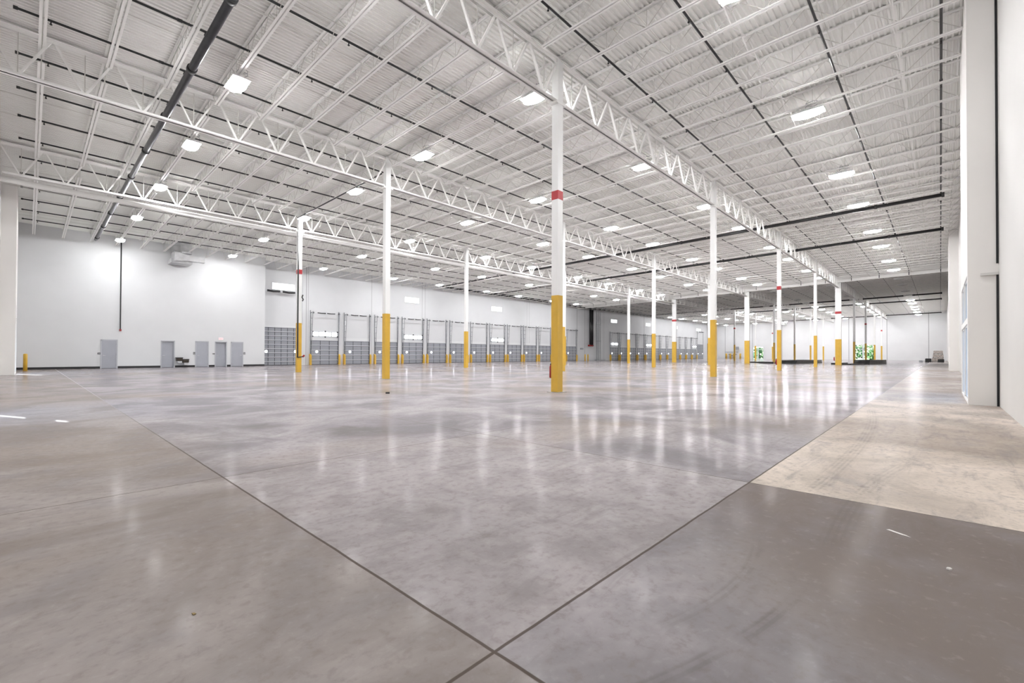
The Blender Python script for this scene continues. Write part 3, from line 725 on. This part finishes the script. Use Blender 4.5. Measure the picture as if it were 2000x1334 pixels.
# electrical sign posts on the dock wall
e = empty('conduit_rack', (73.6, YD-.10, 0)); tag(e, 'grey conduits rising on the dock wall right of the fire riser', 'conduit')
for dx in (-.3, .25, .9): MB().tube([(dx, 0, .05), (dx, 0, 9.3)], .05, 6).build('conduit', m_track, e)
for z in (3.6, 6.7): MB().box(-.5, 1.0, -.08, .0, z, z+.08).build('strut', m_track, e)
MB().box(-1.0, 1.9, -.5, 0, 0, .12).build('plinth', m_track, e)
e = empty('control_unit', (68.1, YD-.01, 0)); tag(e, 'small grey control unit above the yellow bollard on the dock wall', 'control box'); MB().box(0, .8, -.12, 0, 2.0, 2.3).build('box', m_track, e)
# duct
e = empty('air_duct', (7.9, 44.6, 0)); tag(e, 'large galvanised duct dropping from the roof at the office wall', 'duct')
MB().box(0, .95, 0, .9, 8.75, deck(44.6)-.02).build('left_drop', m_duct, e)
MB().box(.45, 1.15, -.45, .0, 9.2, deck(44)-.02).build('front_drop', m_duct, e)
b = MB(); b.box(-.15, 1.25, -.1, 1.3, 8.42, 8.75); b.build('plenum', m_duct, e)
b = MB(); b.prism([(0, 8.5), (0, 9.2), (.45, 9.2), (.9, 9.05), (2.05, 9.05), (2.05, 8.62), (.9, 8.62)], 'y', -.45, .05); b.build('side_outlet', m_duct, e)
MB().box(2.05, 2.07, -.42, .02, 8.65, 9.02).build('grille', m_strut, e)
b = MB()
for z in (9.3, 9.8): b.box(-.01, .96, -.01, .91, z, z+.02)
b.build('seam_flange', m_track, e)

# ================================================================== STACKED STEEL on the floor and pallets at the far end
def frame(x, y, z, L, Wd, h, rz, lab, grp):
    e = empty('steel_rack', (x, y, z), rz); tag(e, lab, 'steel rack', grp)
    b = MB()
    for yy in (-Wd/2, 0, Wd/2-.12): b.box(-L/2, L/2, yy, yy+.12, 0, h)
    for k in range(6): xx = -L/2+k*(L-.1)/5; b.box(xx, xx+.1, -Wd/2, Wd/2, .01, h-.01)
    b.build('frame_bars', m_blk, e)
    MB().box(-L/2+.05, L/2-.05, -Wd/2-.01, -Wd/2, h*.25, h*.8).build('edge_plate', m_stackside, e)
R = -.55
for lv in range(3): frame(76.6+.1*lv, 14.9, lv*.15, 12-.3*lv, 2.6, .13, -.09, 'flat dark steel frame, %s from the floor in the left stack' % ordn(lv+1), 'steel frames in the left stack')
frame(75.2, 19.9, 0, 6.0, 1.3, .12, .6, 'flat dark steel frame lying left of the left stack', 'loose steel frames'); frame(71.2, 17.9, .0, 3.4, 1.0, .22, .5, 'short dark steel frame lying nearest in front of left stack', 'loose steel frames')
for lv in range(4): frame(79.4, 7.0, lv*.14, 8.8-.1*lv, 1.7, .125, -.13, 'flat dark steel frame, %s from the floor in the right stack' % ordn(lv+1), 'steel frames in the right stack')
frame(71.4, 8.0, 0, 5.6, .9, .12, -.13, 'low dark steel frame lying between wide column and right stack', 'loose steel frames'); frame(72.6, 9.6, 0, 4.4, .8, .2, -.1, 'second low dark steel frame behind the wide column', 'loose steel frames')
def load(x, y, z, w, d, h, m_, lab, nme='wrapped_load'):
    e = empty(nme, (x, y, z)); tag(e, lab, 'wrapped pallet' if m_ is m_wrap else 'box', 'goods by the right wall')
    b = MB(); b.prism([(-w/2, 0), (w/2, 0), (w/2, h*.9), (w*.42, h), (-w*.42, h), (-w/2, h*.92)], 'x', -d/2, d/2); b.build('load', m_, e)
    if m_ is m_wrap:
        p = MB(); p.box(-d/2, d/2, -w/2-.03, w/2+.03, -.12, -.09); p.box(-d/2, d/2, -w/2-.03, w/2+.03, -.03, 0)
        for q in (-w/2, -.05, w/2-.1): p.box(-d/2, d/2, q, q+.1, -.09, -.03)
        p.build('pallet', m_bronze, e)
load(108, .35, .12, 1.5, 1.4, .62, m_wrap, 'wrapped beige load on a pallet, lowest of the far stack'); load(108, .3, .86, 1.35, 1.3, .5, m_wrap, 'wrapped beige load, middle of the far stack'); load(108, .3, 1.5, 1.2, 1.2, .5, m_wrap, 'wrapped beige load, topmost of the far stack')
load(106, -.05, 0, .8, 1.0, .55, m_blk, 'black crate in front of the wrapped loads by the right wall', 'crate'); load(107, 1.55, 0, .8, .9, .65, m_blk, 'black crate left of the wrapped loads', 'crate'); load(107, 2.5, 0, .5, .6, .3, m_track, 'small grey box at the left end of the far goods', 'crate')

# ================================================================== BITS ON THE FLOOR
def scrap(nme, x, y, pts, m_, lab, cat, h=.012):
    b = MB(); b.prism(pts, 'z', 0.001, h); o = b.build(nme, m_, None, (x, y, 0)); tag(o, lab, cat)
scrap('paper_scrap', 3.66, -.03, [(-.011, -.007), (.0, -.014), (.012, -.006), (.007, .006), (-.007, .011)], m_paper, 'tiny crumpled white paper scrap on the floor at lower right', 'litter', .011)
scrap('paper_strip', 4.15, .22, [(.035, .065), (.05, .05), (-.002, -.04), (-.032, -.07), (-.018, -.02), (.018, .035)], m_paper, 'thin white paper strip on the floor right of centre', 'litter', .003)
scrap('black_scrap', 7.53, 12.3, [(-.045, .03), (-.025, .035), (.04, -.025), (.045, -.055), (.01, -.045)], m_blk, 'small black rubber scrap on the floor beyond the joint crossing', 'litter', .05)
scrap('dry_leaf', .55, 2.58, [(-.006, .012), (.004, .008), (.008, -.008), (-.004, -.012)], m_leaf, 'tiny dry leaf on the floor at lower left', 'leaf', .004)

# ================================================================== OUTSIDE, seen through the far doors
struct(MB().box(XF+.3, XF+60, -40, 90, -.5, -.3).build('floor_outside', m_lawn))
def tree(x, y, h, r, lab):
    e = empty('tree', (x, y, -.3)); tag(e, lab, 'tree', 'trees outside the far wall')
    MB().tube([(0, 0, 0), (.1, 0, h*.4), (0, .1, h*.75)], [.22, .16, .08], 8).build('trunk', m_trunk, e)
    b = MB(); rnd = random.Random(int(x*10+y))
    for k in range(210):
        t = rnd.random()*2*math.pi; q = math.sqrt(rnd.random()); zz = rnd.random()
        rr = r*q*(.55+.6*math.sin(math.pi*min(1, zz*.9+.1))); px, py, pz = rr*math.cos(t), rr*math.sin(t), h*.12+zz*h*.85
        s = .22+.2*rnd.random(); a = Vector((rnd.uniform(-1, 1), rnd.uniform(-1, 1), rnd.uniform(-1, 1))).normalized()*s; c = a.orthogonal().normalized()*s; k0 = len(b.v)
        o = Vector((px, py, pz)); n2 = a.cross(c).normalized()*s*.4
        b.v += [tuple(o-a), tuple(o+c), tuple(o+a), tuple(o-c), tuple(o+n2), tuple(o-n2)]
        b.f += [(k0, k0+1, k0+4), (k0+1, k0+2, k0+4), (k0+2, k0+3, k0+4), (k0+3, k0, k0+4), (k0+1, k0, k0+5), (k0+2, k0+1, k0+5), (k0+3, k0+2, k0+5), (k0, k0+3, k0+5)]
    b.build('crown', m_green, e)
tree(150, 39.5, 3.6, 2.2, 'bushy green tree outside the left far doorway'); tree(155, 43.5, 5, 2.2, 'second green tree outside the left far doorway')
tree(149, 12.2, 3.4, 1.9, 'bushy green tree outside the right far doorway, left part'); tree(151, 17.0, 4.6, 2.6, 'taller green tree outside the right far doorway'); tree(158, 14.0, 6, 2.8, 'rear green tree beyond the right far doorway')
for i, (a, c, z0, z1) in enumerate(FD):
    e = struct(empty('door_%d' % (6+i), (XF, a, 0))); f = MB(); w = c-a
    f.box(-.06, .1, -.08, 0, 0, z1+.1); f.box(-.06, .1, w, w+.08, 0, z1+.1); f.box(-.06, .1, -.08, w+.08, z1, z1+.1); f.box(-.06, .1, w*.48, w*.56, 0, z1); f.box(-.06, .1, 0, w, 2.55, 2.68); f.build('door_frame', m_wall, e)
